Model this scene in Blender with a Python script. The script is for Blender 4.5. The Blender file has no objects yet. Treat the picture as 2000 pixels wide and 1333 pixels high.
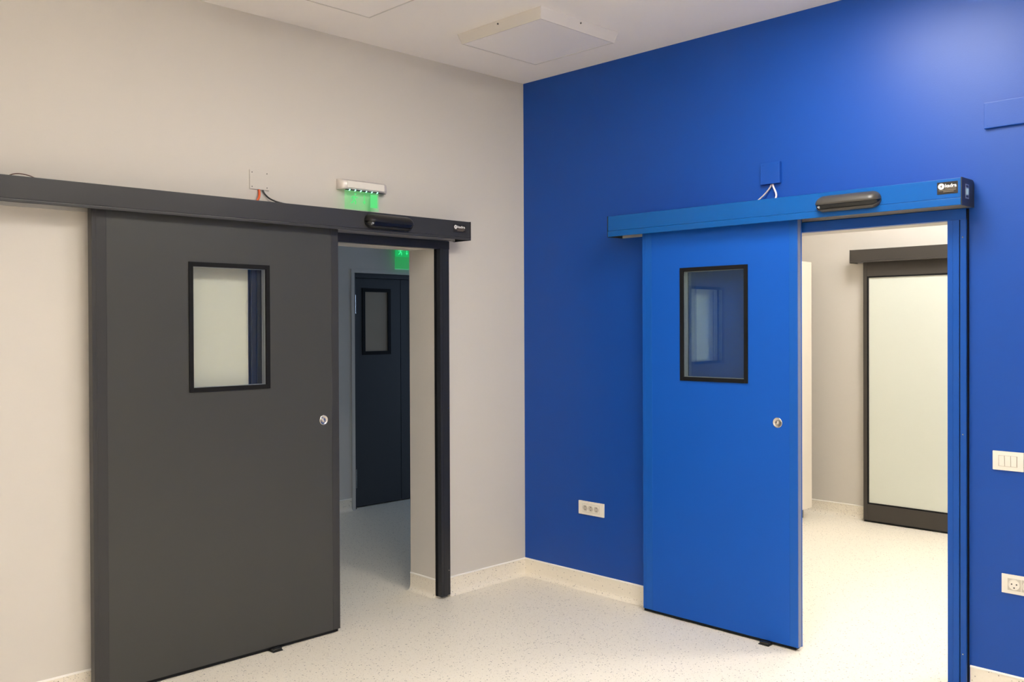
import bpy, bmesh, math
from mathutils import Vector, Matrix

# ------------------------------------------------------------------ scene, camera, light set-up
scene = bpy.context.scene
C = scene.collection
CEIL = 3.158                      # ceiling height
WT_L, WT_R = 0.25, 0.20           # thickness of the grey and of the blue wall

cam_data = bpy.data.cameras.new('camera')
cam = bpy.data.objects.new('camera', cam_data)
C.objects.link(cam)
scene.camera = cam
YAW, PITCH, ROLL, FPX, SX, SY = 0.798902885, -0.00759301749, -0.00443947489, 1813.69665, -39.0797604, -14.5692245
fw = Vector((math.cos(YAW) * math.cos(PITCH), math.sin(YAW) * math.cos(PITCH), math.sin(PITCH)))
rt0 = Vector((math.sin(YAW), -math.cos(YAW), 0))
up0 = rt0.cross(fw)
rt = rt0 * math.cos(ROLL) + up0 * math.sin(ROLL)
up = -rt0 * math.sin(ROLL) + up0 * math.cos(ROLL)
rot = Matrix((rt, up, -fw)).transposed()
cam.matrix_world = Matrix.Translation((-4.31831996, -4.13857429, 1.6)) @ rot.to_4x4()
cam_data.sensor_fit = 'HORIZONTAL'
cam_data.sensor_width = 36.0
cam_data.lens = FPX / 2000.0 * 36.0
cam_data.shift_x = -SX / 2000.0
cam_data.shift_y = SY / 2000.0
cam_data.clip_start = 0.05

world = bpy.data.worlds.new('world')
scene.world = world
world.use_nodes = True
world.node_tree.nodes['Background'].inputs[0].default_value = (0.45, 0.65, 1.0, 1)
world.node_tree.nodes['Background'].inputs[1].default_value = 11.0

vs = scene.view_settings
vs.view_transform = 'Standard'
vs.look = 'None'
vs.exposure = 0.0
vs.gamma = 1.0
vs.use_curve_mapping = False
scene.cycles.transparent_max_bounces = 24

LAMP_MAIN = 34.2                  # emission of the lit panels of the front room
LAMP_SIDE = 33.5                  # ... of the room behind the blue door
LAMP_COL = (1.0, 0.968, 0.915)


# ------------------------------------------------------------------ materials
def srgb(r, g, b):
    f = lambda c: (c / 255.0 / 12.92) if c / 255.0 <= 0.04045 else ((c / 255.0 + 0.055) / 1.055) ** 2.4
    return (f(r), f(g), f(b), 1.0)


def new_mat(name):
    m = bpy.data.materials.new(name)
    m.use_nodes = True
    return m, m.node_tree, m.node_tree.nodes['Principled BSDF']


def paint(name, col, rough=0.5, metal=0.0, spec=0.5, bump=0.0, bscale=300.0, vary=0.03, coat=0.0):
    m, nt, p = new_mat(name)
    tc = nt.nodes.new('ShaderNodeTexCoord')
    nz = nt.nodes.new('ShaderNodeTexNoise')
    nz.inputs['Scale'].default_value = 2.5
    nz.inputs['Detail'].default_value = 3.0
    nt.links.new(tc.outputs['Object'], nz.inputs['Vector'])
    mx = nt.nodes.new('ShaderNodeMix')
    mx.data_type = 'RGBA'
    mx.inputs[6].default_value = tuple(c * (1 - vary) for c in col[:3]) + (1,)
    mx.inputs[7].default_value = tuple(min(1, c * (1 + vary)) for c in col[:3]) + (1,)
    nt.links.new(nz.outputs['Fac'], mx.inputs[0])
    nt.links.new(mx.outputs[2], p.inputs['Base Color'])
    p.inputs['Roughness'].default_value = rough
    p.inputs['Metallic'].default_value = metal
    p.inputs['Specular IOR Level'].default_value = spec
    p.inputs['Coat Weight'].default_value = coat
    if bump:
        n2 = nt.nodes.new('ShaderNodeTexNoise')
        n2.inputs['Scale'].default_value = bscale
        n2.inputs['Detail'].default_value = 2.0
        nt.links.new(tc.outputs['Object'], n2.inputs['Vector'])
        b = nt.nodes.new('ShaderNodeBump')
        b.inputs['Strength'].default_value = bump
        b.inputs['Distance'].default_value = 0.001
        nt.links.new(n2.outputs['Fac'], b.inputs['Height'])
        nt.links.new(b.outputs['Normal'], p.inputs['Normal'])
    return m


def emit(name, col, strength):
    m, nt, p = new_mat(name)
    p.inputs['Base Color'].default_value = (0.02, 0.02, 0.02, 1)
    p.inputs['Emission Color'].default_value = tuple(col[:3]) + (1,)
    p.inputs['Emission Strength'].default_value = strength
    return m


def speckled(name, base, light, dark):
    """vinyl flooring: soft cloudy base with scattered dark, grey and pale chips"""
    m, nt, p = new_mat(name)
    tc = nt.nodes.new('ShaderNodeTexCoord')
    cl = nt.nodes.new('ShaderNodeTexNoise')
    cl.inputs['Scale'].default_value = 90.0
    cl.inputs['Detail'].default_value = 4.0
    nt.links.new(tc.outputs['Object'], cl.inputs['Vector'])
    mx = nt.nodes.new('ShaderNodeMix')
    mx.data_type = 'RGBA'
    mx.inputs[6].default_value = base
    mx.inputs[7].default_value = light
    nt.links.new(cl.outputs['Fac'], mx.inputs[0])
    last = mx.outputs[2]
    for scale, rad, keep, col in ((82.0, 0.27, 0.82, dark), (150.0, 0.30, 0.78, srgb(168, 156, 144)), (130.0, 0.33, 0.84, srgb(246, 240, 230))):
        vo = nt.nodes.new('ShaderNodeTexVoronoi')
        vo.inputs['Scale'].default_value = scale
        nt.links.new(tc.outputs['Object'], vo.inputs['Vector'])
        lt = nt.nodes.new('ShaderNodeMath')
        lt.operation = 'LESS_THAN'
        lt.inputs[1].default_value = rad
        nt.links.new(vo.outputs['Distance'], lt.inputs[0])
        sp = nt.nodes.new('ShaderNodeSeparateColor')
        nt.links.new(vo.outputs['Color'], sp.inputs[0])
        gt = nt.nodes.new('ShaderNodeMath')
        gt.operation = 'GREATER_THAN'
        gt.inputs[1].default_value = keep
        nt.links.new(sp.outputs[0], gt.inputs[0])
        ml = nt.nodes.new('ShaderNodeMath')
        ml.operation = 'MULTIPLY'
        nt.links.new(lt.outputs[0], ml.inputs[0])
        nt.links.new(gt.outputs[0], ml.inputs[1])
        m2 = nt.nodes.new('ShaderNodeMath')
        m2.operation = 'MULTIPLY'
        m2.inputs[1].default_value = 0.75
        nt.links.new(ml.outputs[0], m2.inputs[0])
        mm = nt.nodes.new('ShaderNodeMix')
        mm.data_type = 'RGBA'
        nt.links.new(m2.outputs[0], mm.inputs[0])
        nt.links.new(last, mm.inputs[6])
        mm.inputs[7].default_value = col
        last = mm.outputs[2]
    nt.links.new(last, p.inputs['Base Color'])
    p.inputs['Roughness'].default_value = 0.42
    p.inputs['Specular IOR Level'].default_value = 0.35
    return m


def pane_glass(name, tint=(0.985, 0.992, 0.988), rough=0.0, f0=0.03, gloss=(1, 1, 1)):
    m = bpy.data.materials.new(name)
    m.use_nodes = True
    nt = m.node_tree
    for n in list(nt.nodes):
        nt.nodes.remove(n)
    out = nt.nodes.new('ShaderNodeOutputMaterial')
    tr = nt.nodes.new('ShaderNodeBsdfTransparent')
    tr.inputs[0].default_value = tuple(tint) + (1,)
    gl = nt.nodes.new('ShaderNodeBsdfGlossy')
    gl.inputs['Roughness'].default_value = rough
    gl.inputs[0].default_value = tuple(gloss) + (1,)
    lw = nt.nodes.new('ShaderNodeLayerWeight')       # Schlick reflectance, the same on both sides of the pane
    pw = nt.nodes.new('ShaderNodeMath')
    pw.operation = 'POWER'
    pw.inputs[1].default_value = 5.0
    nt.links.new(lw.outputs['Facing'], pw.inputs[0])
    fr = nt.nodes.new('ShaderNodeMath')
    fr.operation = 'MULTIPLY_ADD'
    fr.inputs[1].default_value = 1.0 - f0
    fr.inputs[2].default_value = f0
    nt.links.new(pw.outputs[0], fr.inputs[0])
    mx = nt.nodes.new('ShaderNodeMixShader')
    nt.links.new(fr.outputs[0], mx.inputs[0])
    nt.links.new(tr.outputs[0], mx.inputs[1])
    nt.links.new(gl.outputs[0], mx.inputs[2])
    nt.links.new(mx.outputs[0], out.inputs[0])
    return m


def glow_acrylic(name, col, strength, clear):
    """edge-lit acrylic: mostly clear sheet that gives off a little green light"""
    m = bpy.data.materials.new(name)
    m.use_nodes = True
    nt = m.node_tree
    for n in list(nt.nodes):
        nt.nodes.remove(n)
    out = nt.nodes.new('ShaderNodeOutputMaterial')
    tr = nt.nodes.new('ShaderNodeBsdfTransparent')
    tr.inputs[0].default_value = (0.9, 1.0, 0.93, 1)
    em = nt.nodes.new('ShaderNodeEmission')
    em.inputs[0].default_value = tuple(col) + (1,)
    em.inputs[1].default_value = strength
    mx = nt.nodes.new('ShaderNodeMixShader')
    mx.inputs[0].default_value = 1.0 - clear
    nt.links.new(tr.outputs[0], mx.inputs[1])
    nt.links.new(em.outputs[0], mx.inputs[2])
    nt.links.new(mx.outputs[0], out.inputs[0])
    return m


M = {}
M['grey_wall'] = paint('warm grey wall paint', srgb(208, 202, 193), 0.6, spec=0.3, bump=0.15, bscale=220, vary=0.008)
M['blue_wall'] = paint('blue wall paint', (0.001, 0.059, 0.34, 1), 0.42, spec=0.42, bump=0.2, bscale=160, vary=0.01)
M['ceiling'] = paint('ceiling paint', srgb(246, 240, 234), 0.75, spec=0.2, vary=0.006)
M['floor'] = speckled('speckled vinyl floor', srgb(236, 227, 209), srgb(243, 235, 219), srgb(122, 112, 104))
M['weld'] = paint('white edge strip', srgb(250, 246, 238), 0.5, vary=0.0)
M['grey_panel'] = paint('anthracite door panel', (0.046, 0.047, 0.043, 1), 0.38, spec=0.45, vary=0.015)
M['grey_alu'] = paint('anthracite aluminium', (0.036, 0.036, 0.036, 1), 0.33, spec=0.4, vary=0.01)
M['grey_frame'] = paint('anthracite frame', (0.022, 0.023, 0.026, 1), 0.35, spec=0.4, vary=0.01)
M['blue_panel'] = paint('blue door panel', (0.005, 0.090, 0.47, 1), 0.42, spec=0.25, vary=0.015)
M['blue_alu'] = paint('blue aluminium', (0.006, 0.095, 0.44, 1), 0.36, spec=0.3, vary=0.01)
M['blue_cover'] = paint('blue operator cover', (0.002, 0.088, 0.345, 1), 0.30, spec=0.35, vary=0.01)
M['blue_frame'] = paint('blue frame', (0.006, 0.072, 0.35, 1), 0.36, spec=0.3, vary=0.01)
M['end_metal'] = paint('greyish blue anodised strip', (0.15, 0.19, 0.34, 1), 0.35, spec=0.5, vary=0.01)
M['brown_alu'] = paint('warm dark grey aluminium', (0.050, 0.044, 0.038, 1), 0.4, spec=0.3, vary=0.01)
M['black_rubber'] = paint('black rubber', (0.010, 0.010, 0.011, 1), 0.6, spec=0.1, vary=0.02)
M['black_plastic'] = paint('black plastic', (0.018, 0.018, 0.017, 1), 0.3, spec=0.5, vary=0.02)
M['sensor_shell'] = paint('lamp-lit sensor shell', (0.050, 0.045, 0.038, 1), 0.38, spec=0.55, vary=0.02)  # same black shell, made paler and warmer for the strong lamp light
M['sensor_shell_b'] = paint('black sensor shell', (0.010, 0.010, 0.010, 1), 0.3, spec=0.4, vary=0.02)
M['sensor_lens'] = paint('dark sensor lens', (0.008, 0.008, 0.008, 1), 0.12, spec=0.6, vary=0.0)
M['steel'] = paint('brushed steel', (0.62, 0.60, 0.57, 1), 0.24, metal=1.0, vary=0.02)
M['rail_alu'] = paint('mill finish aluminium', (0.50, 0.49, 0.47, 1), 0.4, metal=0.3, vary=0.02)
M['spacer'] = paint('aluminium glazing spacer', (0.40, 0.42, 0.44, 1), 0.38, metal=0.6, vary=0.02)
M['glass'] = pane_glass('clear pane', (0.985, 0.996, 0.982), f0=0.02)
M['glass_coated'] = pane_glass('coated pane', f0=0.10, gloss=(0.72, 0.98, 1.0))
M['frosted'] = paint('frosted glass', srgb(208, 211, 200), 0.28, spec=0.45, vary=0.01)
M['dim_pane'] = paint('dim frosted pane', (0.34, 0.29, 0.23, 1), 0.25, spec=0.5, vary=0.08)
M['far_door'] = paint('dark corridor door', (0.028, 0.033, 0.042, 1), 0.4, spec=0.45, vary=0.02)
M['corr_wall'] = paint('corridor wall paint', srgb(200, 198, 194), 0.6, spec=0.3, vary=0.01)
M['white_plastic'] = paint('white plastic', srgb(232, 226, 214), 0.32, spec=0.5, vary=0.005)
M['lamp_body'] = paint('lamp body', srgb(212, 206, 200), 0.5, vary=0.004)  # white toned down to offset the strong light on the housing sides
M['lamp_off'] = paint('unlit diffuser', srgb(246, 240, 235), 0.35, spec=0.4, vary=0.004)
M['lamp_on'] = emit('lit diffuser', LAMP_COL, LAMP_MAIN)
M['lamp_side'] = emit('lit diffuser of side room', (1.0, 0.985, 0.955), LAMP_SIDE)
M['dark_dot'] = paint('dark screw', (0.03, 0.03, 0.03, 1), 0.4, vary=0)
M['orange'] = paint('orange cable', srgb(214, 92, 40), 0.45, vary=0.03)
M['pink'] = paint('pale pink cable', srgb(228, 208, 206), 0.45, vary=0.02)
M['grey_cable'] = paint('greyish cable', srgb(168, 160, 160), 0.45, vary=0.02)
M['brown_cable'] = paint('brown wire', srgb(90, 55, 42), 0.45, vary=0.02)
M['label_dark'] = paint('dark nameplate', (0.020, 0.017, 0.014, 1), 0.3, vary=0.02)
M['print_white'] = paint('white print', srgb(242, 240, 236), 0.5, vary=0)
M['print_dim'] = paint('faint print', srgb(120, 108, 92), 0.5, vary=0.0)
M['screen'] = emit('lit display', (0.55, 0.75, 0.85), 0.55)
M['led'] = emit('green led', (0.35, 1.0, 0.72), 3.2)
M['sign_metal'] = paint('pale satin metal', srgb(212, 205, 198), 0.3, metal=0.25, vary=0.01)
M['acrylic'] = glow_acrylic('edge lit acrylic', (0.25, 1.0, 0.32), 1.5, 0.92)
M['acrylic_far'] = glow_acrylic('edge lit acrylic of corridor', (0.06, 1.0, 0.25), 0.40, 0.68)
M['print_far'] = emit('glowing green print', (0.004, 0.42, 0.09), 0.95)
M['edge_far'] = emit('glowing sheet edge', (0.10, 0.60, 0.32), 0.7)
M['picto'] = emit('glowing pictogram', (0.10, 0.78, 0.20), 0.95)
M['picto_far'] = emit('glowing corridor pictogram', (0.04, 0.95, 0.30), 1.0)
M['cab_white'] = paint('white lacquer', srgb(234, 224, 208), 0.35, vary=0.006)
M['cab_dark'] = paint('cabinet plinth', srgb(120, 112, 100), 0.5, vary=0.01)
M['socket_grey'] = paint('socket recess', srgb(196, 188, 174), 0.4, vary=0.01)


# ------------------------------------------------------------------ mesh helpers
def add_box(bm, x0, x1, y0, y1, z0, z1, bev=0.0):
    vs_ = [bm.verts.new((x, y, z)) for x in (min(x0, x1), max(x0, x1)) for y in (min(y0, y1), max(y0, y1)) for z in (min(z0, z1), max(z0, z1))]
    idx = ((0, 1, 3, 2), (4, 6, 7, 5), (0, 4, 5, 1), (2, 3, 7, 6), (0, 2, 6, 4), (1, 5, 7, 3))
    fs = [bm.faces.new([vs_[i] for i in f]) for f in idx]
    if bev > 0:
        es = set()
        for f in fs:
            es.update(f.edges)
        bmesh.ops.bevel(bm, geom=list(es), offset=bev, segments=2, affect='EDGES', profile=0.7)
    return fs


def add_cyl(bm, p0, p1, r0, r1=None, seg=16, caps=True):
    p0, p1 = Vector(p0), Vector(p1)
    r1 = r0 if r1 is None else r1
    a = (p1 - p0).normalized()
    t = Vector((0, 0, 1)) if abs(a.z) < 0.9 else Vector((1, 0, 0))
    e1 = a.cross(t).normalized()
    e2 = a.cross(e1)
    A = [bm.verts.new(p0 + (e1 * math.cos(2 * math.pi * i / seg) + e2 * math.sin(2 * math.pi * i / seg)) * r0) for i in range(seg)]
    B = [bm.verts.new(p1 + (e1 * math.cos(2 * math.pi * i / seg) + e2 * math.sin(2 * math.pi * i / seg)) * r1) for i in range(seg)]
    for i in range(seg):
        j = (i + 1) % seg
        bm.faces.new((A[i], A[j], B[j], B[i]))
    if caps:
        bm.faces.new(A[::-1])
        bm.faces.new(B)


def add_tube(bm, pts, r, seg=10):
    """smooth tube through control points (Catmull-Rom)"""
    P = [Vector(p) for p in pts]
    P = [P[0] * 2 - P[1]] + P + [P[-1] * 2 - P[-2]]
    path = []
    for i in range(1, len(P) - 2):
        for k in range(8):
            t = k / 8.0
            a, b, c, d = P[i - 1], P[i], P[i + 1], P[i + 2]
            path.append(0.5 * ((2 * b) + (c - a) * t + (2 * a - 5 * b + 4 * c - d) * t * t + (3 * b - a - 3 * c + d) * t ** 3))
    path.append(P[-2])
    rings = []
    ref = Vector((0.3, 0.9, 0.2)).normalized()
    for i, p in enumerate(path):
        tan = (path[min(i + 1, len(path) - 1)] - path[max(i - 1, 0)]).normalized()
        e1 = tan.cross(ref).normalized()
        e2 = tan.cross(e1)
        rings.append([bm.verts.new(p + (e1 * math.cos(2 * math.pi * k / seg) + e2 * math.sin(2 * math.pi * k / seg)) * r) for k in range(seg)])
    for A, B in zip(rings, rings[1:]):
        for k in range(seg):
            j = (k + 1) % seg
            bm.faces.new((A[k], A[j], B[j], B[k]))
    bm.faces.new(rings[0][::-1])
    bm.faces.new(rings[-1])


def add_lathe(bm, centre, axis, prof, seg=28):
    """prof: list of (along axis, radius)"""
    c, a = Vector(centre), Vector(axis).normalized()
    t = Vector((0, 0, 1)) if abs(a.z) < 0.9 else Vector((1, 0, 0))
    e1 = a.cross(t).normalized()
    e2 = a.cross(e1)
    rings = []
    for h, r in prof:
        if r < 1e-6:
            rings.append([bm.verts.new(c + a * h)])
        else:
            rings.append([bm.verts.new(c + a * h + (e1 * math.cos(2 * math.pi * i / seg) + e2 * math.sin(2 * math.pi * i / seg)) * r) for i in range(seg)])
    for A, B in zip(rings, rings[1:]):
        for i in range(seg):
            j = (i + 1) % seg
            if len(B) == 1:
                bm.faces.new((A[i], A[j], B[0]))
            elif len(A) == 1:
                bm.faces.new((A[0], B[j], B[i]))
            else:
                bm.faces.new((A[i], A[j], B[j], B[i]))


def add_sweep(bm, prof, p0, p1, out):
    """extrude a profile [(distance from wall, z)] from p0 to p1; out = direction away from the wall"""
    p0, p1, out = Vector(p0), Vector(p1), Vector(out)
    A = [bm.verts.new(p0 + out * d + Vector((0, 0, z))) for d, z in prof]
    B = [bm.verts.new(p1 + out * d + Vector((0, 0, z))) for d, z in prof]
    n = len(prof)
    for i in range(n):
        j = (i + 1) % n
        bm.faces.new((A[i], A[j], B[j], B[i]))
    bm.faces.new(A[::-1])
    bm.faces.new(B)


def obj(name, bm, mat, parent=None, smooth=False, label=None):
    bmesh.ops.recalc_face_normals(bm, faces=bm.faces[:])
    me = bpy.data.meshes.new(name)
    bm.to_mesh(me)
    bm.free()
    if not isinstance(mat, (list, tuple)):
        mat = [mat]
    for m_ in mat:
        me.materials.append(M[m_])
    if smooth:
        for p in me.polygons:
            p.use_smooth = True
        try:
            me.set_sharp_from_angle(angle=math.radians(40))
        except Exception:
            pass
    o = bpy.data.objects.new(name, me)
    C.objects.link(o)
    if parent is not None:
        o.parent = parent
    if label:
        o['label'] = label
    return o


def boxo(name, mat, parent, *b, bev=0.0, label=None):
    bm = bmesh.new()
    add_box(bm, *b, bev=bev)
    return obj(name, bm, mat, parent, label=label)


def tag(o, label, cat, group=None, kind=None):
    o['label'] = label
    o['category'] = cat
    if group:
        o['group'] = group
    if kind:
        o['kind'] = kind
    return o


def root(name, loc, rz=0.0):
    o = bpy.data.objects.new(name, None)
    C.objects.link(o)
    o.location = loc
    o.rotation_euler = (0, 0, rz)
    o.empty_display_size = 0.1
    return o


# wall frames: local x runs to the right along the wall, local -y points out of the wall
GREY = ((0, 0, 0), 0.0)                       # left, warm grey wall (plane y = 0)
BLUE = ((0, 0, 0), -math.pi / 2)              # right, blue wall (plane x = 0)
FAR = ((3.19, 0, 0), -math.pi / 2)            # far wall of the room behind the blue door
CORR = ((0, 2.50, 0), 0.0)                    # far wall of the corridor


def wall_point(frame, u, z=0.0, d=0.0):
    (lx, ly, lz), rz = frame
    c, s = math.cos(rz), math.sin(rz)
    return (lx + c * u + s * d, ly + s * u - c * d, lz + z)


def at_wall(name, frame, u, z=0.0, d=0.0):
    return root(name, wall_point(frame, u, z, d), frame[1])


# ------------------------------------------------------------------ the setting
XL, YB = -6.7, -6.1                       # left and back limits of the front room
X2, Y2 = 3.19, -5.2                       # limits of the room behind the blue wall
OP_G = (-1.90, -0.745, 2.062)             # opening in the grey wall (u0, u1, height)
OP_B = (1.80, 2.612, 2.062)               # opening in the blue wall
YC = 2.50                                 # far wall of the corridor


def wall(name, label, boxes, mats, pick=None):
    bm = bmesh.new()
    for b in boxes:
        add_box(bm, *b)
    bmesh.ops.recalc_face_normals(bm, faces=bm.faces[:])
    if pick:
        for f in bm.faces:
            f.material_index = pick(f)
    o = obj(name, bm, mats)
    return tag(o, label, 'wall', kind='structure')


bm = bmesh.new()
add_box(bm, XL - 0.1, 6.2, YB - 0.1, 3.0, -0.12, 0.0)
tag(obj('floor', bm, 'floor'), 'pale beige speckled vinyl floor running through all rooms', 'floor', kind='structure')
bm = bmesh.new()
add_box(bm, XL - 0.1, 6.2, YB - 0.1, 3.0, CEIL, CEIL + 0.12)
tag(obj('ceiling', bm, 'ceiling'), 'plain off-white ceiling above the room', 'ceiling', kind='structure')

wall('wall_left', 'warm grey painted wall around the grey sliding door',
     [(XL - 0.1, OP_G[0], 0, WT_L, 0, CEIL), (OP_G[1], 6.0, 0, WT_L, 0, CEIL), (OP_G[0], OP_G[1], 0, WT_L, OP_G[2], CEIL)],
     ['grey_wall'])
wall('wall_right', 'deep blue painted wall around the blue sliding door',
     [(0, WT_R, -OP_B[0], 0, 0, CEIL), (0, WT_R, YB - 0.1, -OP_B[1], 0, CEIL), (0, WT_R, -OP_B[1], -OP_B[0], OP_B[2], CEIL)],
     ['blue_wall', 'grey_wall'], pick=lambda f: 0 if f.normal.x < -0.5 else 1)
wall('wall_back', 'white wall behind the viewer', [(XL - 0.1, X2 + 0.1, YB - 0.1, YB, 0, CEIL)], ['ceiling'])  # unseen; made white to bounce more light onto the ceiling
wall('wall_side', 'white wall on the far left of the room', [(XL - 0.1, XL, YB, 0, 0, CEIL)], ['ceiling'])  # unseen; white here too for the extra bounce light
wall('wall_far', 'warm grey wall seen through the blue doorway', [(X2, X2 + 0.15, Y2, 0, 0, CEIL)], ['grey_wall'])
wall('wall_side_room', 'back wall of the room behind the blue doorway', [(WT_R, X2 + 0.15, Y2 - 0.12, Y2, 0, CEIL)], ['grey_wall'])
DR = (0.47, 2.05, 2.075)                  # recess of the corridor doors
wall('wall_corridor', 'dim grey corridor wall seen through the grey doorway',
     [(XL - 0.1, DR[0], YC, YC + 0.3, 0, CEIL), (DR[1], 6.0, YC, YC + 0.3, 0, CEIL), (DR[0], DR[1], YC, YC + 0.3, DR[2], CEIL), (DR[0], DR[1], YC + 0.18, YC + 0.3, 0, DR[2])],  # last box: unseen slab added behind the doors to block leaking outside light
     ['corr_wall'])
wall('wall_corridor_end', 'end wall of the corridor', [(-2.6, -2.48, WT_L, YC, 0, CEIL)], ['corr_wall'])
wall('wall_corridor_added_window', 'corridor end wall with an added, unseen window for cool light',  # window is added, out of view, to give the corridor dim cool light
     [(6.0, 6.2, 0, YC + 0.3, 0, 0.9), (6.0, 6.2, 0, YC + 0.3, 2.4, CEIL), (6.0, 6.2, 0, 0.7, 0.9, 2.4), (6.0, 6.2, 2.0, YC + 0.3, 0.9, 2.4)],
     ['corr_wall'])
pl = bpy.data.lights.new('added window portal', 'AREA')
pl.shape = 'RECTANGLE'
pl.size, pl.size_y = 1.3, 1.5
pl.cycles.is_portal = True
po = bpy.data.objects.new('added_window_portal', pl)
C.objects.link(po)
po.location = (6.05, 1.35, 1.65)
po.rotation_euler = (0, math.radians(90), 0)

# coved skirting: the floor vinyl runs up the wall, finished by a thin white strip
COVE = [(0.0, 0.104), (0.004, 0.104), (0.004, 0.034), (0.007, 0.020), (0.013, 0.010), (0.022, 0.004), (0.034, 0.0008), (0.0, 0.0008)]
CAP = [(0.0, 0.1025), (0.007, 0.1025), (0.007, 0.1075), (0.004, 0.1105), (0.0, 0.1105)]


def skirting(name, label, runs):
    bm, bc = bmesh.new(), bmesh.new()
    for p0, p1, out in runs:
        add_sweep(bm, COVE, p0, p1, out)
        add_sweep(bc, CAP, p0, p1, out)
    o = obj(name, bm, 'floor', smooth=True)
    tag(o, label, 'skirting', kind='structure')
    obj('cap_strip', bc, 'weld', o)


S = OP_G
skirting('baseboard_left', 'speckled coved skirting along the warm grey wall',
         [((XL, 0, 0), (S[0] - 0.075, 0, 0), (0, -1, 0)), ((S[1] + 0.078, 0, 0), (-0.004, 0, 0), (0, -1, 0)),
          ((S[1], 0.018, 0), (S[1], WT_L, 0), (-1, 0, 0))])
skirting('baseboard_right', 'speckled coved skirting along the deep blue wall',
         [((0, 0, 0), (0, -OP_B[0] + 0.075, 0), (-1, 0, 0)), ((0, -OP_B[1] - 0.08, 0), (0, YB, 0), (-1, 0, 0))])
skirting('baseboard_far', 'speckled coved skirting in the room behind the blue door',
         [((X2, 0, 0), (X2, -0.82, 0), (-1, 0, 0)), ((X2, -2.05, 0), (X2, Y2, 0), (-1, 0, 0))])
skirting('baseboard_corridor', 'speckled coved skirting along the dim corridor wall',
         [((-2.48, YC, 0), (DR[0] - 0.04, YC, 0), (0, -1, 0)), ((DR[1] + 0.04, YC, 0), (6.0, YC, 0), (0, -1, 0))])


# ------------------------------------------------------------------ sliding doors
def door_frame(name, label, frame, op, mat):
    """head and two stepped posts screwed to the wall round an opening"""
    u0, u1, hgt = op
    r = at_wall(name, frame, (u0 + u1) / 2)
    k = (u0 + u1) / 2
    tag(r, label, 'door frame', kind='structure')
    boxo('head', mat, r, u0 - 0.05 - k, u1 + 0.073 - k, -0.034, WT_R * 0 + 0.012, hgt - 0.006, 2.104, bev=0.0015)
    for s, e in ((-1, u0), (1, u1)):
        a, b = (e, e + 0.046 * s)
        p = boxo('post', mat, r, a - 0.002 * s - k, b - k, -0.037, 0.012, 0.012, hgt - 0.006, bev=0.002)
        boxo('inner_gasket', 'black_rubber', p, a - 0.0035 * s - k, a - 0.001 * s - k, -0.006, 0.016, 0.012, hgt - 0.006)
        boxo('flange', mat, p, b - k + 0.0028 * s, b + 0.027 * s - k, -0.031, 0.0, 0.014, 2.104, bev=0.0015)
        boxo('gap_shade_strip', 'black_rubber', p, b - k + 0.0002 * s, b - k + 0.0028 * s, -0.030, 0.0, 0.014, 2.104)  # black strip standing for the dark gap between post and flange
        boxo('gap_shade_strip', 'black_rubber', p, b - k + 0.027 * s, b - k + 0.0295 * s, -0.018, 0.0, 0.014, 2.104)  # black strip standing for the shadow line against the wall
        bm = bmesh.new()
        add_box(bm, a + 0.018 * s - k, a + 0.021 * s - k, -0.0385, -0.036, 0.014, hgt - 0.008, bev=0.0007)
        obj('rib', bm, mat, p)
        for z in (0.16, 1.12, 1.98):
            bm = bmesh.new()
            add_cyl(bm, (b + 0.014 * s - k, -0.030, z), (b + 0.014 * s - k, -0.0335, z), 0.0035, 0.0028, 12)
            obj('screw', bm, 'steel', p)
    return r


def ring_frame(bm, u0, u1, z0, z1, w, y0, y1, bev=0.0):
    add_box(bm, u0, u0 + w, y0, y1, z0, z1, bev)
    add_box(bm, u1 - w, u1, y0, y1, z0, z1, bev)
    add_box(bm, u0 + w, u1 - w, y0, y1, z0, z0 + w, bev)
    add_box(bm, u0 + w, u1 - w, y0, y1, z1 - w, z1, bev)


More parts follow.
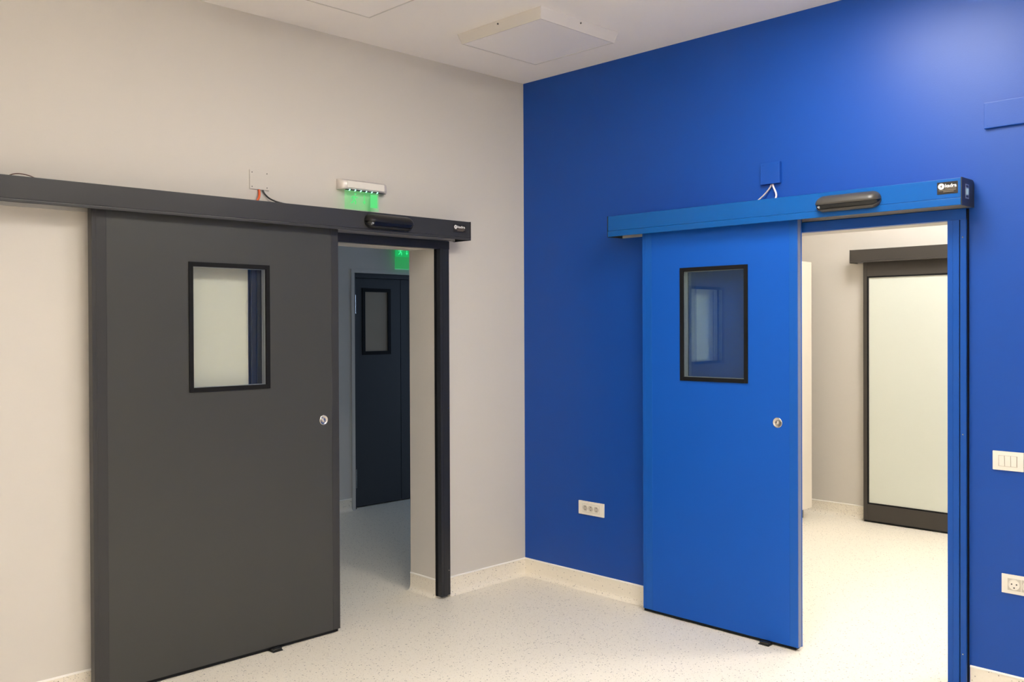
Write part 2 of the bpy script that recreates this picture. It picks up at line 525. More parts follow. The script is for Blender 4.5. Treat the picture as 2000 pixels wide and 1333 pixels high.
def sliding_leaf(name, label, frame, u0, u1, win, handle, mats, pane='glass', cat='sliding door'):
    """wall-hung sliding leaf: panel with glazed vision window, edge profiles, bottom_seal, cup pull"""
    F, B, Z0, Z1 = -0.090, -0.050, 0.018, 2.125
    w0, w1, wz0, wz1 = win
    k = (u0 + u1) / 2
    r = at_wall(name, frame, k)
    tag(r, label, cat, kind='structure')
    u0, u1, w0, w1 = u0 - k, u1 - k, w0 - k, w1 - k
    hu, hz = handle[0] - k, handle[1]
    PW = 0.044
    i = 0.008                                   # frame laps the panel by this much
    bm = bmesh.new()
    a0, a1, c0, c1 = u0 + PW * 1.45, u1 - PW, w0 + i, w1 - i
    add_box(bm, a0, c0, F, B, Z0, Z1)
    add_box(bm, c0, c1, F, B, Z0, wz0 + i)
    add_box(bm, c0, c1, F, B, wz1 - i, Z1)
    add_box(bm, c1, a1, F, B, Z0, Z1)
    obj('panel', bm, mats[0], r)
    for nm, x0, x1 in (('edge_profile', u0, a0), ('edge_profile', a1, u1)):
        bm = bmesh.new()
        add_box(bm, x0, x1, F - 0.0015, B + 0.0015, Z0, Z1, bev=0.003)
        if x1 == u1:
            add_box(bm, x1 - 0.0005, x1 + 0.003, B - 0.006, B - 0.001, Z0, Z1, bev=0.001)
        else:
            add_box(bm, x0 + 0.018, x0 + 0.0205, F - 0.0028, F - 0.001, Z0, Z1, bev=0.0006)
        ep = obj(nm, bm, mats[1], r)
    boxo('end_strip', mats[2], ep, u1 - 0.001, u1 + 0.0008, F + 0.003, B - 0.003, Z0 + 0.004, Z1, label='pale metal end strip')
    boxo('bottom_seal', 'black_rubber', r, u0 + 0.004, u1 - 0.012, F + 0.003, B - 0.003, 0.006, Z0)
    # glazing
    bm = bmesh.new()
    ring_frame(bm, w0, w1, wz0, wz1, 0.021, F - 0.007, F + 0.001, 0.002)
    ring_frame(bm, w0 + i, w1 - i, wz0 + i, wz1 - i, 0.013, F + 0.0, B - 0.0005, 0.0)
    ring_frame(bm, w0, w1, wz0, wz1, 0.021, B - 0.001, B + 0.006, 0.002)
    wf = obj('window_frame', bm, 'black_rubber', r, label='black window frame')
    bm = bmesh.new()
    ring_frame(bm, w0 + 0.0205, w1 - 0.0205, wz0 + 0.0205, wz1 - 0.0205, 0.002, F + 0.0045, F + 0.019)
    ring_frame(bm, w0 + 0.0205, w1 - 0.0205, wz0 + 0.0205, wz1 - 0.0205, 0.002, B - 0.017, B - 0.0045)
    obj('glazing_spacer', bm, 'spacer', wf)
    for y in (F + 0.001, B - 0.004):
        boxo('pane', pane, wf, w0 + 0.0215, w1 - 0.0215, y, y + 0.003, wz0 + 0.0215, wz1 - 0.0215)
    # round cup pull
    bm = bmesh.new()
    add_lathe(bm, (hu, F, hz), (0, -1, 0), [(0, 0.026), (0.0025, 0.0255), (0.004, 0.0235), (0.0035, 0.0205), (0.0015, 0.0185), (0.0008, 0.012), (0.0008, 0.0)], 32)
    cup = obj('cup_pull', bm, 'steel', r, smooth=True, label='round steel cup pull')
    bm = bmesh.new()
    add_lathe(bm, (hu - 0.002, F - 0.001, hz), (0, -1, 0), [(0, 0.010), (0.004, 0.0085), (0.006, 0.004), (0.006, 0.0)], 20)
    obj('pull_knob', bm, 'steel', cup, smooth=True)
    return r


def sensor(parent, uc, zc, half, mat='sensor_shell'):
    """long rounded motion sensor with a recessed lens along its lower front"""
    F = -0.1475
    prof = [(0.000, 0.0385), (0.008, 0.0380), (0.022, 0.0335), (0.036, 0.0250), (0.046, 0.0135), (0.051, 0.002), (0.0515, -0.004), (0.049, -0.008)]
    rec = [(0.049, -0.008), (0.043, -0.009), (0.036, -0.018), (0.029, -0.0265)]
    lip = [(0.029, -0.0265), (0.033, -0.0285), (0.032, -0.0325), (0.026, -0.0365), (0.012, -0.0385), (0.0, -0.0385)]
    R = 0.042
    n = 10
    us = []
    for q in range(n + 1):
        t = math.pi / 2 * q / n
        us.append((-half + R - R * math.cos(t), math.sin(t)))
    us = us + [(-u_, s) for u_, s in us[::-1]]
    us[0] = (us[0][0], 0.03)
    us[-1] = (us[-1][0], 0.03)

    def surf(pr, nm, m_, par, smooth=True):
        bm_ = bmesh.new()
        rows = [[bm_.verts.new((uc + u_, F - d * (0.12 + 0.88 * s), zc + z * s)) for d, z in pr] for u_, s in us]
        for A, B in zip(rows, rows[1:]):
            for j in range(len(pr) - 1):
                bm_.faces.new((A[j], A[j + 1], B[j + 1], B[j]))
        return obj(nm, bm_, m_, par, smooth=smooth)
    sh = surf(prof, 'motion_sensor', mat, parent)
    sh['label'] = 'black rounded motion sensor'
    surf(rec, 'sensor_lens', 'sensor_lens', sh)
    surf(lip, 'sensor_lip', mat, sh)
    bm_ = bmesh.new()
    add_cyl(bm_, (uc - half + 0.028, F - 0.026, zc - 0.018), (uc - half + 0.028, F - 0.040, zc - 0.015), 0.007, 0.006, 14)
    obj('sensor_eye', bm_, 'spacer', sh, smooth=True)
    return sh


def text_mesh(name, txt, size, mat, parent, loc, rot_e=(math.pi / 2, 0, 0), extrude=0.0002, bold=0.0):
    cu = bpy.data.curves.new(name, 'FONT')
    cu.body = txt
    cu.size = size
    cu.extrude = extrude
    cu.offset = bold
    tmp = bpy.data.objects.new(name + '_tmp', cu)
    C.objects.link(tmp)
    dg = bpy.context.evaluated_depsgraph_get()
    me = bpy.data.meshes.new_from_object(tmp.evaluated_get(dg))
    bpy.data.objects.remove(tmp)
    me.materials.clear()
    me.materials.append(M[mat])
    o = bpy.data.objects.new(name, me)
    C.objects.link(o)
    o.parent = parent
    o.location = loc
    o.rotation_euler = rot_e
    return o


def nameplate(parent, u0, u1, z0, z1, F):
    pl_ = boxo('nameplate', 'label_dark', parent, u0, u1, F - 0.0012, F, z0, z1, bev=0.0004, label='small dark nameplate with white round logo and lettering')
    w, h = u1 - u0, z1 - z0
    y = F - 0.0014
    cr = h * 0.25
    cx, cz = u0 + w * 0.05 + cr, z1 - h * 0.10 - cr
    bm = bmesh.new()
    add_lathe(bm, (cx, y + 0.0003, cz), (0, -1, 0), [(0, cr), (0.0003, cr), (0.0003, cr * 0.28)], 28)
    obj('logo_disc', bm, 'print_white', pl_)
    bm = bmesh.new()
    add_box(bm, cx + cr * 0.02, cx + cr * 0.20, y - 0.0001, y + 0.0003, cz - cr * 0.45, cz + cr * 0.5)
    obj('logo_mark', bm, 'print_dim', pl_)
    t = text_mesh('lettering', 'kadra', h * 0.40, 'print_white', pl_, (cx + cr * 1.18, y, cz - h * 0.10), bold=h * 0.008)
    wtxt = max(v.co.x for v in t.data.vertices)
    t.scale = ((u1 - w * 0.06 - (cx + cr * 1.18)) / wtxt, 1.0, 1.0)
    for j, (a, b) in enumerate(((0.38, 0.92), (0.08, 0.92), (0.30, 0.80))):
        zz = z1 - h * (0.54 + 0.13 * j)
        bm = bmesh.new()
        add_box(bm, u0 + w * a, u0 + w * b, y, y + 0.0003, zz - h * 0.028, zz + h * 0.028)
        obj('small_print', bm, 'print_dim', pl_)
    return pl_


def operator(name, label, frame, u0, u1, z0, z1, mats, sens=None, plate=None, display=False, groove=0.033):
    """long box of the sliding-door drive: front cover, end caps, underside track, sensor, nameplate"""
    k = (u0 + u1) / 2
    r = at_wall(name, frame, k, z0)
    tag(r, label, 'door operator')
    a, b, hgt = u0 - k, u1 - k, z1 - z0
    E_ = 0.004
    bm = bmesh.new()
    g = groove
    # upper cover and lower lip with a fine groove between, closed top, open underside with track
    add_box(bm, a + E_, b - E_, -0.1455, -0.1425, g + 0.0012, hgt, 0.0028)
    add_box(bm, a + E_, b - E_, -0.1425, -0.002, hgt - 0.003, hgt, 0.0)
    obj('cover', bm, mats[0], r)
    bm = bmesh.new()
    add_box(bm, a + E_, b - E_, -0.1490, -0.1425, 0.0, g + 0.0006, 0.0030)
    obj('lower_lip', bm, mats[0], r)
    bm = bmesh.new()
    add_box(bm, a + E_, b - E_, -0.1420, -0.1405, 0.002, hgt - 0.004)
    add_box(bm, a + E_, b - E_, -0.012, -0.001, 0.001, hgt - 0.003)
    obj('back_rail', bm, 'rail_alu', r)
    boxo('track', 'rail_alu', r, a + E_, b - E_, -0.095, -0.040, 0.045, 0.075)
    for e0, e1 in ((a, a + E_), (b - E_, b)):
        bm = bmesh.new()
        n = 6
        pts = [(-0.148, -0.001), (-0.148, hgt + 0.001)]
        for q in range(n + 1):
            t = math.pi / 2 * q / n
            pts.append((-0.022 + 0.0215 * math.sin(t), hgt + 0.001 - 0.0215 * (1 - math.cos(t))))
        pts.append((-0.0005, -0.001))
        A = [bm.verts.new((e0, y, z)) for y, z in pts]
        B = [bm.verts.new((e1, y, z)) for y, z in pts]
        for j in range(len(pts)):
            jj = (j + 1) % len(pts)
            bm.faces.new((A[j], A[jj], B[jj], B[j]))
        bm.faces.new(A[::-1])
        bm.faces.new(B)
        cap = obj('end_cap', bm, mats[2], r)
    if sens:
        sensor(r, sens[0] - k, sens[1] - z0, sens[2], sens[3])
    if plate:
        nameplate(r, plate[0] - k, plate[1] - k, plate[2] - z0, plate[3] - z0, -0.1455)
    if display:
        x = b
        ds = boxo('display_panel', 'spacer', cap, x, x + 0.0012, -0.107, -0.066, 0.030, 0.092, bev=0.0004, label='small grey control panel with lit centre')
        boxo('display_screen', 'screen', ds, x + 0.0012, x + 0.0018, -0.098, -0.074, 0.048, 0.074)
        for z in (0.036, 0.079):
            boxo('display_button', 'label_dark', ds, x + 0.0012, x + 0.0018, -0.100, -0.074, z, z + 0.008)
    return r


door_frame('trim_1', 'anthracite metal frame around the grey doorway', GREY, OP_G, 'grey_frame')
door_frame('trim_2', 'blue metal frame around the blue doorway', BLUE, OP_B, 'blue_frame')
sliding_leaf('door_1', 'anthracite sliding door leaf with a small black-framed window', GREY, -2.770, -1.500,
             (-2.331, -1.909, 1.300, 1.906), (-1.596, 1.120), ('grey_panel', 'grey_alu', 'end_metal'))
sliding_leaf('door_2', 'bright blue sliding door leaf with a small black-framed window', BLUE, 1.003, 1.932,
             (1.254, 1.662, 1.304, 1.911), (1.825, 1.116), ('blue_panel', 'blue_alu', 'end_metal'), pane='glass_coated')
operator('door_operator', 'long anthracite drive box above the grey sliding door', GREY, -3.22, -0.603, 2.106, 2.213,
         ('grey_alu', 'grey_frame', 'black_plastic'), sens=(-1.212, 2.165, 0.160, 'sensor_shell_b'), plate=(-0.738, -0.643, 2.147, 2.193), groove=0.013)
operator('door_operator', 'long bright blue drive box above the blue sliding door', BLUE, 0.800, 2.708, 2.108, 2.224,
         ('blue_cover', 'blue_frame', 'label_dark'), sens=(2.214, 2.168, 0.153, 'sensor_shell'), plate=(2.607, 2.692, 2.159, 2.211), display=True, groove=0.031)


def floor_guide(label, frame, u):
    r = at_wall('floor_guide', frame, u, 0.0)
    tag(r, label, 'door guide', 'floor guides of the sliding doors')
    bm = bmesh.new()
    add_box(bm, -0.028, 0.028, -0.128, -0.046, 0.0005, 0.0050, 0.001)
    b = obj('base_plate', bm, 'black_plastic', r)
    boxo('upright', 'black_plastic', r, -0.024, 0.024, -0.122, -0.098, 0.005, 0.016, bev=0.002)
    for s in (-0.014, 0.014):
        bm = bmesh.new()
        add_cyl(bm, (s, -0.110, 0.015), (s, -0.110, 0.0175), 0.0035, None, 10)
        obj('screw', bm, 'dark_dot', b)


floor_guide('small black floor guide under the grey sliding door', GREY, -1.895)
floor_guide('small black floor guide under the blue sliding door', BLUE, 1.765)


# ------------------------------------------------------------------ ceiling panels
def lit_panel(label, x, y, mat_d, group):
    """surface-mounted opal luminaire, glowing on its face and sides"""
    r = root('ceiling_lamp', (x, y, CEIL))
    tag(r, label, 'ceiling light', group)
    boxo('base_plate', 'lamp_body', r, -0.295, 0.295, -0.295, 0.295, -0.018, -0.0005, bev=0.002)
    boxo('diffuser', mat_d, r, -0.285, 0.285, -0.285, 0.285, -0.040, -0.0182, bev=0.006)
    return r


def ceiling_panel(label, x, y, mat_d, group):
    r = root('ceiling_panel', (x, y, CEIL))
    tag(r, label, 'ceiling light', group)
    T, Bt, D = 0.302, 0.286, -0.055
    bm = bmesh.new()
    top = [bm.verts.new((sx * T, sy * T, -0.0005)) for sx, sy in ((-1, -1), (1, -1), (1, 1), (-1, 1))]
    bot = [bm.verts.new((sx * Bt, sy * Bt, D)) for sx, sy in ((-1, -1), (1, -1), (1, 1), (-1, 1))]
    inn = [bm.verts.new((sx * (Bt - 0.006), sy * (Bt - 0.006), D)) for sx, sy in ((-1, -1), (1, -1), (1, 1), (-1, 1))]
    ins = [bm.verts.new((sx * (Bt - 0.006), sy * (Bt - 0.006), D + 0.006)) for sx, sy in ((-1, -1), (1, -1), (1, 1), (-1, 1))]
    for A, B in ((top, bot), (bot, inn), (inn, ins)):
        for i_ in range(4):
            j = (i_ + 1) % 4
            bm.faces.new((A[i_], A[j], B[j], B[i_]))
    bm.faces.new(top)
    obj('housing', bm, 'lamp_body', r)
    boxo('diffuser', mat_d, r, -Bt + 0.0065, Bt - 0.0065, -Bt + 0.0065, Bt - 0.0065, D + 0.002, D + 0.0055)
    for px, py, ax in ((-T + 0.005, 0, (-1, 0, 0)), (0, -T + 0.005, (0, -1, 0))):
        bm = bmesh.new()
        c = Vector((px, py, -0.016))
        add_cyl(bm, c - Vector(ax) * 0.004, c + Vector(ax) * 0.0035, 0.0045, None, 10)
        obj('screw', bm, 'dark_dot', r)
    return r


ceiling_panel('square white surface-mounted ceiling panel near the room corner, unlit', -0.688, -0.768, 'lamp_off', 'unlit ceiling panels')
ceiling_panel('square white ceiling panel cut by the top picture edge, unlit', -1.868, -0.768, 'lamp_off', 'unlit ceiling panels')
for lab, lx, ly in (('lit square ceiling lamp out of view, close to the blue wall', -1.00, -2.36), ('lit square ceiling lamp out of view, above the middle of the room', -2.30, -2.36),
                    ('lit square ceiling lamp out of view, on the left side of the room', -5.30, -3.70), ('lit square ceiling lamp behind the viewer, nearer the blue wall', -3.10, -5.00),
                    ('lit square ceiling lamp behind the viewer, farther from the blue wall', -5.00, -5.00)):
    lit_panel(lab, lx, ly, 'lamp_on', 'lit ceiling lamps')
for lab, lx, ly in (('lit square ceiling lamp just behind the blue doorway', 1.05, -2.85), ('lit square ceiling lamp near the frosted glass door', 2.15, -1.55),
                    ('lit square ceiling lamp at the far end of the side room', 2.20, -3.70)):
    lit_panel(lab, lx, ly, 'lamp_side', 'lit ceiling panels of the side room')


# ------------------------------------------------------------------ plates, sockets, cables on the walls
def cover_plate(label, frame, u0, u1, z0, z1, mat, thick=0.006):
    k, zc = (u0 + u1) / 2, (z0 + z1) / 2
    r = at_wall('cover_plate', frame, k, z0)
    tag(r, label, 'cover plate')
    w, h = (u1 - u0) / 2, z1 - z0
    boxo('plate', mat, r, -w, w, -thick, -0.0005, 0, h, bev=0.003)
    for su in (-1, 1):
        for z in (0.013, h - 0.013):
            bm = bmesh.new()
            add_cyl(bm, (su * (w - 0.013), -thick + 0.001, z), (su * (w - 0.013), -thick - 0.0012, z), 0.0030, 0.0024, 12)
            obj('screw', bm, 'dark_dot' if mat != 'blue_wall' else 'blue_frame', r)
    return r


cover_plate('square wall-coloured cover plate above the grey door drive', GREY, -1.965, -1.855, 2.288, 2.385, 'grey_wall')
cover_plate('square blue cover plate above the blue door drive', BLUE, 1.694, 1.801, 2.317, 2.426, 'blue_wall', 0.022)
cover_plate('wide blue cover plate high on the blue wall', BLUE, 2.752, 2.918, 2.440, 2.551, 'blue_wall', 0.016)


def cable(label, frame, pts, r_, mat):
    u, z = pts[0][0], pts[0][1]
    bm = bmesh.new()
    add_tube(bm, [(p[0] - u, -p[2], p[1] - z) for p in pts], r_)
    o = obj('cable', bm, mat, smooth=True)
    o.location = wall_point(frame, u, z)
    o.rotation_euler = (0, 0, frame[1])
    tag(o, label, 'cable')


cable('orange cable running into the grey door drive', GREY, [(-1.914, 2.288, 0.006), (-1.914, 2.268, 0.010), (-1.923, 2.246, 0.020), (-1.950, 2.222, 0.040), (-1.985, 2.217, 0.055)], 0.0060, 'orange')
cable('black cable running into the grey door drive', GREY, [(-1.893, 2.288, 0.006), (-1.880, 2.266, 0.010), (-1.850, 2.244, 0.016), (-1.790, 2.228, 0.028), (-1.700, 2.222, 0.045), (-1.600, 2.218, 0.070)], 0.0040, 'black_plastic')
cable('thin brown wire loop on the left end of the grey drive', GREY, [(-3.100, 2.216, 0.060), (-3.075, 2.229, 0.070), (-3.050, 2.233, 0.075), (-3.015, 2.228, 0.080), (-2.985, 2.216, 0.085)], 0.0022, 'brown_cable')
cable('grey cable bending left into the blue door drive', BLUE, [(1.748, 2.317, 0.006), (1.742, 2.298, 0.012), (1.722, 2.268, 0.025), (1.700, 2.240, 0.045), (1.690, 2.228, 0.055)], 0.0042, 'grey_cable')
cable('pale pink cable bending right into the blue door drive', BLUE, [(1.755, 2.317, 0.006), (1.763, 2.298, 0.012), (1.783, 2.266, 0.025), (1.792, 2.244, 0.040), (1.788, 2.228, 0.050)], 0.0048, 'pink')


def wall_plate(name, label, cat, frame, u0, u1, z0, z1):
    k = (u0 + u1) / 2
    r = at_wall(name, frame, k, z0)
    tag(r, label, cat)
    w, h = (u1 - u0) / 2, z1 - z0
    bm = bmesh.new()
    add_box(bm, -w, w, -0.009, -0.0005, 0, h, 0.0025)
    obj('plate', bm, 'white_plastic', r, smooth=True)
    return r, w, h


r_, w_, h_ = wall_plate('power_socket', 'white triple power socket low on the blue wall near the corner', 'socket', BLUE, 0.459, 0.655, 0.460, 0.5415)
boxo('module_frame', 'socket_grey', r_, -0.066, 0.066, -0.0096, -0.0085, 0.016, h_ - 0.016)
for s_ in (-0.043, 0.0, 0.043):
    md = boxo('socket_module', 'white_plastic', r_, s_ - 0.0205, s_ + 0.0205, -0.0112, -0.0092, 0.018, h_ - 0.018, bev=0.001)
    bm = bmesh.new()
    add_lathe(bm, (s_, -0.0112, h_ / 2), (0, -1, 0), [(0.0, 0.0185), (0.0022, 0.0180), (0.0022, 0.0160), (0.0002, 0.0150), (0.0002, 0.0)], 24)
    obj('socket_ring', bm, 'socket_grey', md, smooth=True)
    for z_ in (-0.0085, 0.0085):
        bm = bmesh.new()
        add_cyl(bm, (s_, -0.0105, h_ / 2 + z_), (s_, -0.0120, h_ / 2 + z_), 0.0028, None, 10)
        obj('socket_hole', bm, 'dark_dot', md)

r_, w_, h_ = wall_plate('light_switch', 'white triple light switch right of the blue doorway', 'switch', BLUE, 2.784, 2.904, 0.978, 1.059)
boxo('module_frame', 'socket_grey', r_, -0.037, 0.037, -0.0098, -0.0085, 0.017, h_ - 0.017)
for s_ in (-0.0235, 0.0, 0.0235):
    bm = bmesh.new()
    add_box(bm, s_ - 0.0108, s_ + 0.0108, -0.0140, -0.0090, 0.0185, h_ - 0.0185, 0.0015)
    for v in bm.verts:
        if v.co.y < -0.011 and v.co.z < h_ / 2:
            v.co.y += 0.003
    obj('rocker', bm, 'white_plastic', r_)

r_, w_, h_ = wall_plate('power_socket', 'white double power socket low on the blue wall at the right edge', 'socket', BLUE, 2.819, 2.972, 0.457, 0.538)
for s_ in (-0.0270, 0.0270):
    md = boxo('socket_module', 'socket_grey', r_, s_ - 0.0255, s_ + 0.0255, -0.0105, -0.0085, 0.0155, h_ - 0.0155, bev=0.001)
    bm = bmesh.new()
    add_lathe(bm, (s_, -0.0105, h_ / 2), (0, -1, 0), [(0.0, 0.0225), (0.0025, 0.0220), (0.0025, 0.0200), (0.0003, 0.0190), (0.0003, 0.0)], 28)
    obj('socket_ring', bm, 'white_plastic', md, smooth=True)
    for dx, dz in ((-0.0095, 0.002), (0.0095, 0.002), (0.0, -0.013)):
        bm = bmesh.new()
        add_cyl(bm, (s_ + dx, -0.0100, h_ / 2 + dz), (s_ + dx, -0.0118, h_ / 2 + dz), 0.0032, None, 10)
        obj('socket_hole', bm, 'dark_dot', md)


# ------------------------------------------------------------------ emergency exit signs
def exit_sign(label, frame, uc, ztop, housing_w, panel_u, panel_h, mats, picto_h, far=False):
    r = at_wall('exit_sign', frame, uc, ztop - 0.055)
    tag(r, label, 'exit sign')
    hw = housing_w / 2
    # housing: half-round bar with rounded ends
    prof = [(0.0, 0.055), (0.030, 0.055), (0.044, 0.049), (0.050, 0.036), (0.050, 0.014), (0.046, 0.004), (0.040, 0.0), (0.0, 0.0)]
    bm = bmesh.new()
    rows = []
    for u, s in ((-hw, 0.35), (-hw + 0.008, 0.72), (-hw + 0.020, 0.93), (-hw + 0.035, 1.0), (hw - 0.035, 1.0), (hw - 0.020, 0.93), (hw - 0.008, 0.72), (hw, 0.35)):
        rows.append([bm.verts.new((u, -0.0006 - d * s, z)) for d, z in prof])
    for A, B in zip(rows, rows[1:]):
        for j in range(len(prof)):
            jj = (j + 1) % len(prof)
            bm.faces.new((A[j], A[jj], B[jj], B[j]))
    bm.faces.new(rows[0][::-1])
    bm.faces.new(rows[-1])
    hs = obj('housing', bm, 'sign_metal', r, smooth=True)
    boxo('front_strip', 'white_plastic', hs, -hw + 0.036, hw - 0.036, -0.0525, -0.0500, 0.010, 0.046, bev=0.001)
    boxo('led_strip', 'label_dark', hs, -hw + 0.03, hw - 0.03, -0.0515, -0.040, -0.004, 0.0005)
    p0, p1 = panel_u[0] - uc, panel_u[1] - uc
    n = 6
    for j in range(n):
        u = p0 + 0.028 + (p1 - p0 - 0.040) * j / (n - 1)
        bm = bmesh.new()
        add_cyl(bm, (u, -0.046, -0.0042), (u, -0.054, -0.001), 0.0034, 0.0030, 10)
        obj('led', bm, 'led', hs)
    pn = boxo('acrylic_panel', mats[0], r, p0, p1, -0.0475, -0.0435, -panel_h, -0.004, label='clear edge-lit green acrylic panel')
    Yf = -0.0482
    t = 0.0006
    if far:
        boxo('green_print', 'print_far', pn, p0 + 0.004, p1 - 0.004, -0.0478, -0.0475, -0.006 - picto_h, -0.006)
        boxo('lit_edge', 'edge_far', pn, p0, p1, -0.0476, -0.0434, -panel_h - 0.004, -panel_h)
    zc = -0.006 - picto_h / 2
    h = picto_h * 0.80
    # running figure, built from flat limbs
    w = p1 - p0
    fx = p0 + w * 0.27
    bm = bmesh.new()

    def limb(a, b, wid):
        a, b = Vector((a[0], 0, a[1])), Vector((b[0], 0, b[1]))
        d = (b - a).normalized()
        nrm = Vector((-d.z, 0, d.x)) * wid * 0.5
        q = [a + nrm, b + nrm, b - nrm, a - nrm]
        V0 = [bm.verts.new((fx + v.x * h, Yf, zc + v.z * h)) for v in q]
        V1 = [bm.verts.new((fx + v.x * h, Yf + t, zc + v.z * h)) for v in q]
        bm.faces.new(V0)
        bm.faces.new(V1[::-1])
        for i_ in range(4):
            j_ = (i_ + 1) % 4
            bm.faces.new((V0[i_], V0[j_], V1[j_], V1[i_]))
    limb((0.02, 0.22), (-0.06, -0.10), 0.20)
    limb((-0.06, -0.06), (0.14, -0.20), 0.13)
    limb((0.14, -0.18), (0.10, -0.44), 0.11)
    limb((-0.06, -0.08), (-0.16, -0.30), 0.13)
    limb((-0.15, -0.28), (-0.34, -0.36), 0.10)
    limb((0.02, 0.20), (0.24, 0.08), 0.09)
    limb((0.24, 0.08), (0.34, 0.20), 0.08)
    limb((0.00, 0.20), (-0.20, 0.16), 0.09)
    limb((-0.20, 0.16), (-0.30, -0.02), 0.08)
    add_lathe(bm, (fx + 0.10 * h, Yf + t, zc + 0.38 * h), (0, -1, 0), [(0, 0.09 * h), (t, 0.09 * h), (t, 0.0)], 16)
    obj('running_figure', bm, mats[1], pn)
    # arrow
    ax = p0 + w * 0.565
    bm = bmesh.new()
    add_box(bm, ax - 0.055 * h, ax + 0.055 * h, Yf, Yf + t, zc - 0.20 * h, zc + 0.36 * h)
    A = [bm.verts.new((ax + x * h, Yf, zc + z * h)) for x, z in ((-0.18, -0.16), (0.18, -0.16), (0.0, -0.40))]
    B = [bm.verts.new((ax + x * h, Yf + t, zc + z * h)) for x, z in ((-0.18, -0.16), (0.18, -0.16), (0.0, -0.40))]
    bm.faces.new(A)
    bm.faces.new(B[::-1])
    for i_ in range(3):
        bm.faces.new((A[i_], A[(i_ + 1) % 3], B[(i_ + 1) % 3], B[i_]))
    obj('arrow', bm, mats[1], pn)
    bm = bmesh.new()
    add_box(bm, p0 + w * 0.745, p0 + w * 0.955, Yf, Yf + t, zc - h * 0.60, zc + h * 0.50)
    obj('door_symbol', bm, mats[1], pn)
    return r


exit_sign('green glowing emergency exit sign on the warm grey wall', GREY, -1.288, 2.392, 0.318, (-1.424, -1.200), 0.104,
          ('acrylic', 'picto'), 0.082)
exit_sign('green glowing emergency exit sign in the dim corridor', CORR, 1.03, 2.395, 0.335, (0.885, 1.125), 0.216,
          ('acrylic_far', 'picto_far'), 0.10, far=True)


# ------------------------------------------------------------------ corridor double door
def corridor_door():
    r = at_wall('door_3', CORR, 1.26)
    tag(r, 'dark double door with narrow windows at the end of the corridor view', 'door', kind='structure')
    k = 1.26
    Y = 0.07
    bm = bmesh.new()
    add_box(bm, DR[0] - k, 0.505 - k, 0.03, 0.16, 0.0, DR[2], 0.002)
    add_box(bm, 2.015 - k, DR[1] - k, 0.03, 0.16, 0.0, DR[2], 0.002)
    add_box(bm, 0.505 - k, 2.015 - k, 0.03, 0.16, 2.035, DR[2], 0.002)
    obj('door_frame', bm, 'far_door', r)
    bm = bmesh.new()
    add_box(bm, 0.435 - k, DR[0] - k, -0.006, 0.03, 0.0, DR[2] + 0.03, 0.001)
    add_box(bm, DR[1] - k, 2.085 - k, -0.006, 0.03, 0.0, DR[2] + 0.03, 0.001)
    add_box(bm, DR[0] - k, DR[1] - k, -0.006, 0.03, DR[2], DR[2] + 0.03, 0.001)
    obj('architrave', bm, 'corr_wall', r, label='wall-coloured trim strip')
    for a, b, w0, w1 in ((0.508, 1.035, 0.608, 0.918), (1.041, 2.012, 1.152, 1.90)):
        bm = bmesh.new()
        z0, z1, wz0, wz1 = 0.008, 2.033, 1.356, 1.942
        add_box(bm, a - k, w0 - k, Y, Y + 0.05, z0, z1)
        add_box(bm, w1 - k, b - k, Y, Y + 0.05, z0, z1)
        add_box(bm, w0 - k, w1 - k, Y, Y + 0.05, z0, wz0)
        add_box(bm, w0 - k, w1 - k, Y, Y + 0.05, wz1, z1)
        lf = obj('door_leaf', bm, 'far_door', r)
        bm = bmesh.new()
        ring_frame(bm, w0 - k - 0.004, w1 - k + 0.004, wz0 - 0.004, wz1 + 0.004, 0.032, Y - 0.006, Y + 0.004, 0.001)
        obj('window_frame', bm, 'black_rubber', lf)
        boxo('pane', 'dim_pane', lf, w0 - k, w1 - k, Y + 0.006, Y + 0.012, wz0, wz1)
    for z in (0.18, 1.72):
        bm = bmesh.new()
        add_cyl(bm, (0.520 - k, Y - 0.010, z), (0.520 - k, Y - 0.010, z + 0.165), 0.0075, None, 12)
        obj('hinge', bm, 'steel', r, smooth=True)


corridor_door()


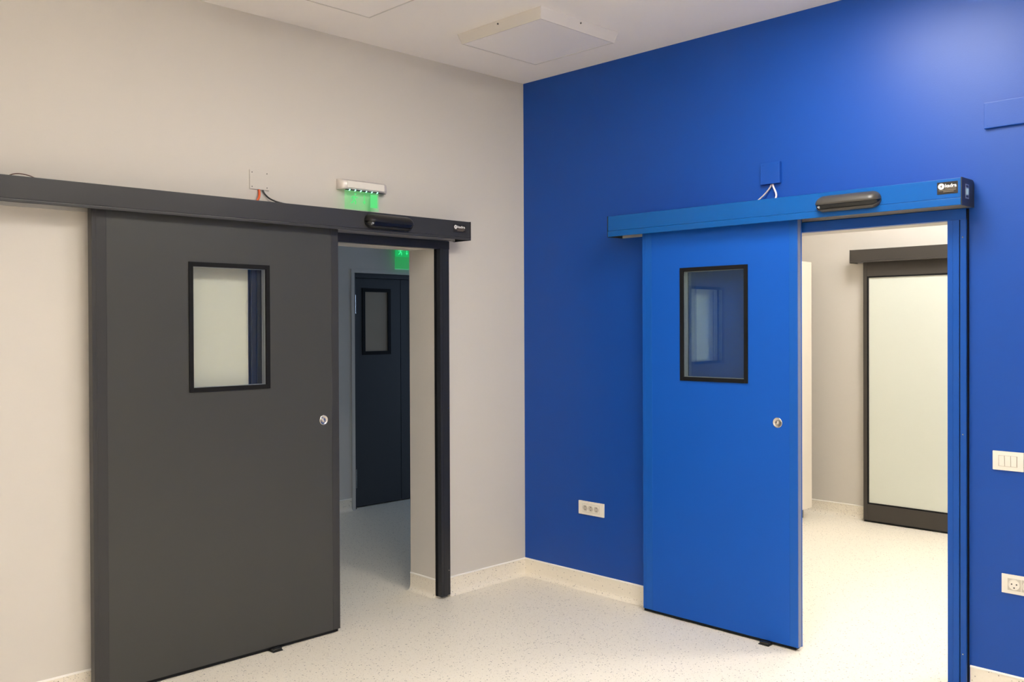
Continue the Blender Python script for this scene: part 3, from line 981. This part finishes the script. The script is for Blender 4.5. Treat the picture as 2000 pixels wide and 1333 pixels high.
# ------------------------------------------------------------------ frosted sliding door of the room behind the blue wall
def frosted_door():
    u0, u1 = 0.838, 1.96
    k = (u0 + u1) / 2
    r = at_wall('door_4', FAR, k)
    tag(r, 'frosted glass sliding door with a dark frame behind the blue doorway', 'sliding door', kind='structure')
    a, b = u0 - k, u1 - k
    F, B = -0.09, -0.05
    boxo('stile', 'brown_alu', r, a, a + 0.031, F, B, 0.016, 2.125, bev=0.002)
    boxo('stile', 'brown_alu', r, b - 0.031, b, F, B, 0.016, 2.125, bev=0.002)
    boxo('top_rail', 'brown_alu', r, a + 0.0312, b - 0.0312, F, B, 1.992, 2.125, bev=0.002)
    boxo('bottom_rail', 'brown_alu', r, a + 0.0312, b - 0.0312, F, B, 0.016, 0.148, bev=0.002)
    bm = bmesh.new()
    ring_frame(bm, a + 0.031, b - 0.031, 0.148, 1.992, 0.011, F + 0.003, B - 0.003)
    obj('gasket', bm, 'black_rubber', r)
    boxo('pane', 'frosted', r, a + 0.041, b - 0.041, F + 0.012, F + 0.020, 0.158, 1.982)
    boxo('bottom_seal', 'black_rubber', r, a + 0.004, b - 0.004, F + 0.004, B - 0.004, 0.005, 0.016)
    operator('door_operator', 'dark grey-brown drive box above the frosted glass door', FAR, 0.752, 2.90, 2.102, 2.208,
             ('brown_alu', 'grey_frame', 'brown_alu'), groove=0.010)


frosted_door()


# ------------------------------------------------------------------ tall white cabinet in the side room
def cabinet():
    r = root('tall_cabinet', (2.53, -0.245, 0))
    tag(r, 'tall white cabinet edge seen just inside the blue doorway', 'cabinet')
    w, d = 0.40, 0.235
    boxo('body', 'cab_white', r, -w, w, -d + 0.02, d, 0.085, 2.123, bev=0.002)
    boxo('plinth', 'cab_dark', r, -w + 0.03, w - 0.03, -d + 0.06, d - 0.02, 0.0005, 0.085)
    for s in (-1, 1):
        x0, x1 = (-w, -0.0015) if s < 0 else (0.0015, w)
        dr = boxo('cabinet_door', 'cab_white', r, x0, x1, -d, -d + 0.0195, 0.090, 2.120, bev=0.002)
        bm = bmesh.new()
        hx = s * 0.035
        add_cyl(bm, (hx, -d - 0.028, 1.00), (hx, -d - 0.028, 1.22), 0.005, None, 10)
        add_cyl(bm, (hx, -d, 1.02), (hx, -d - 0.028, 1.02), 0.004, None, 8)
        add_cyl(bm, (hx, -d, 1.20), (hx, -d - 0.028, 1.20), 0.004, None, 8)
        obj('handle', bm, 'steel', dr, smooth=True)


cabinet()
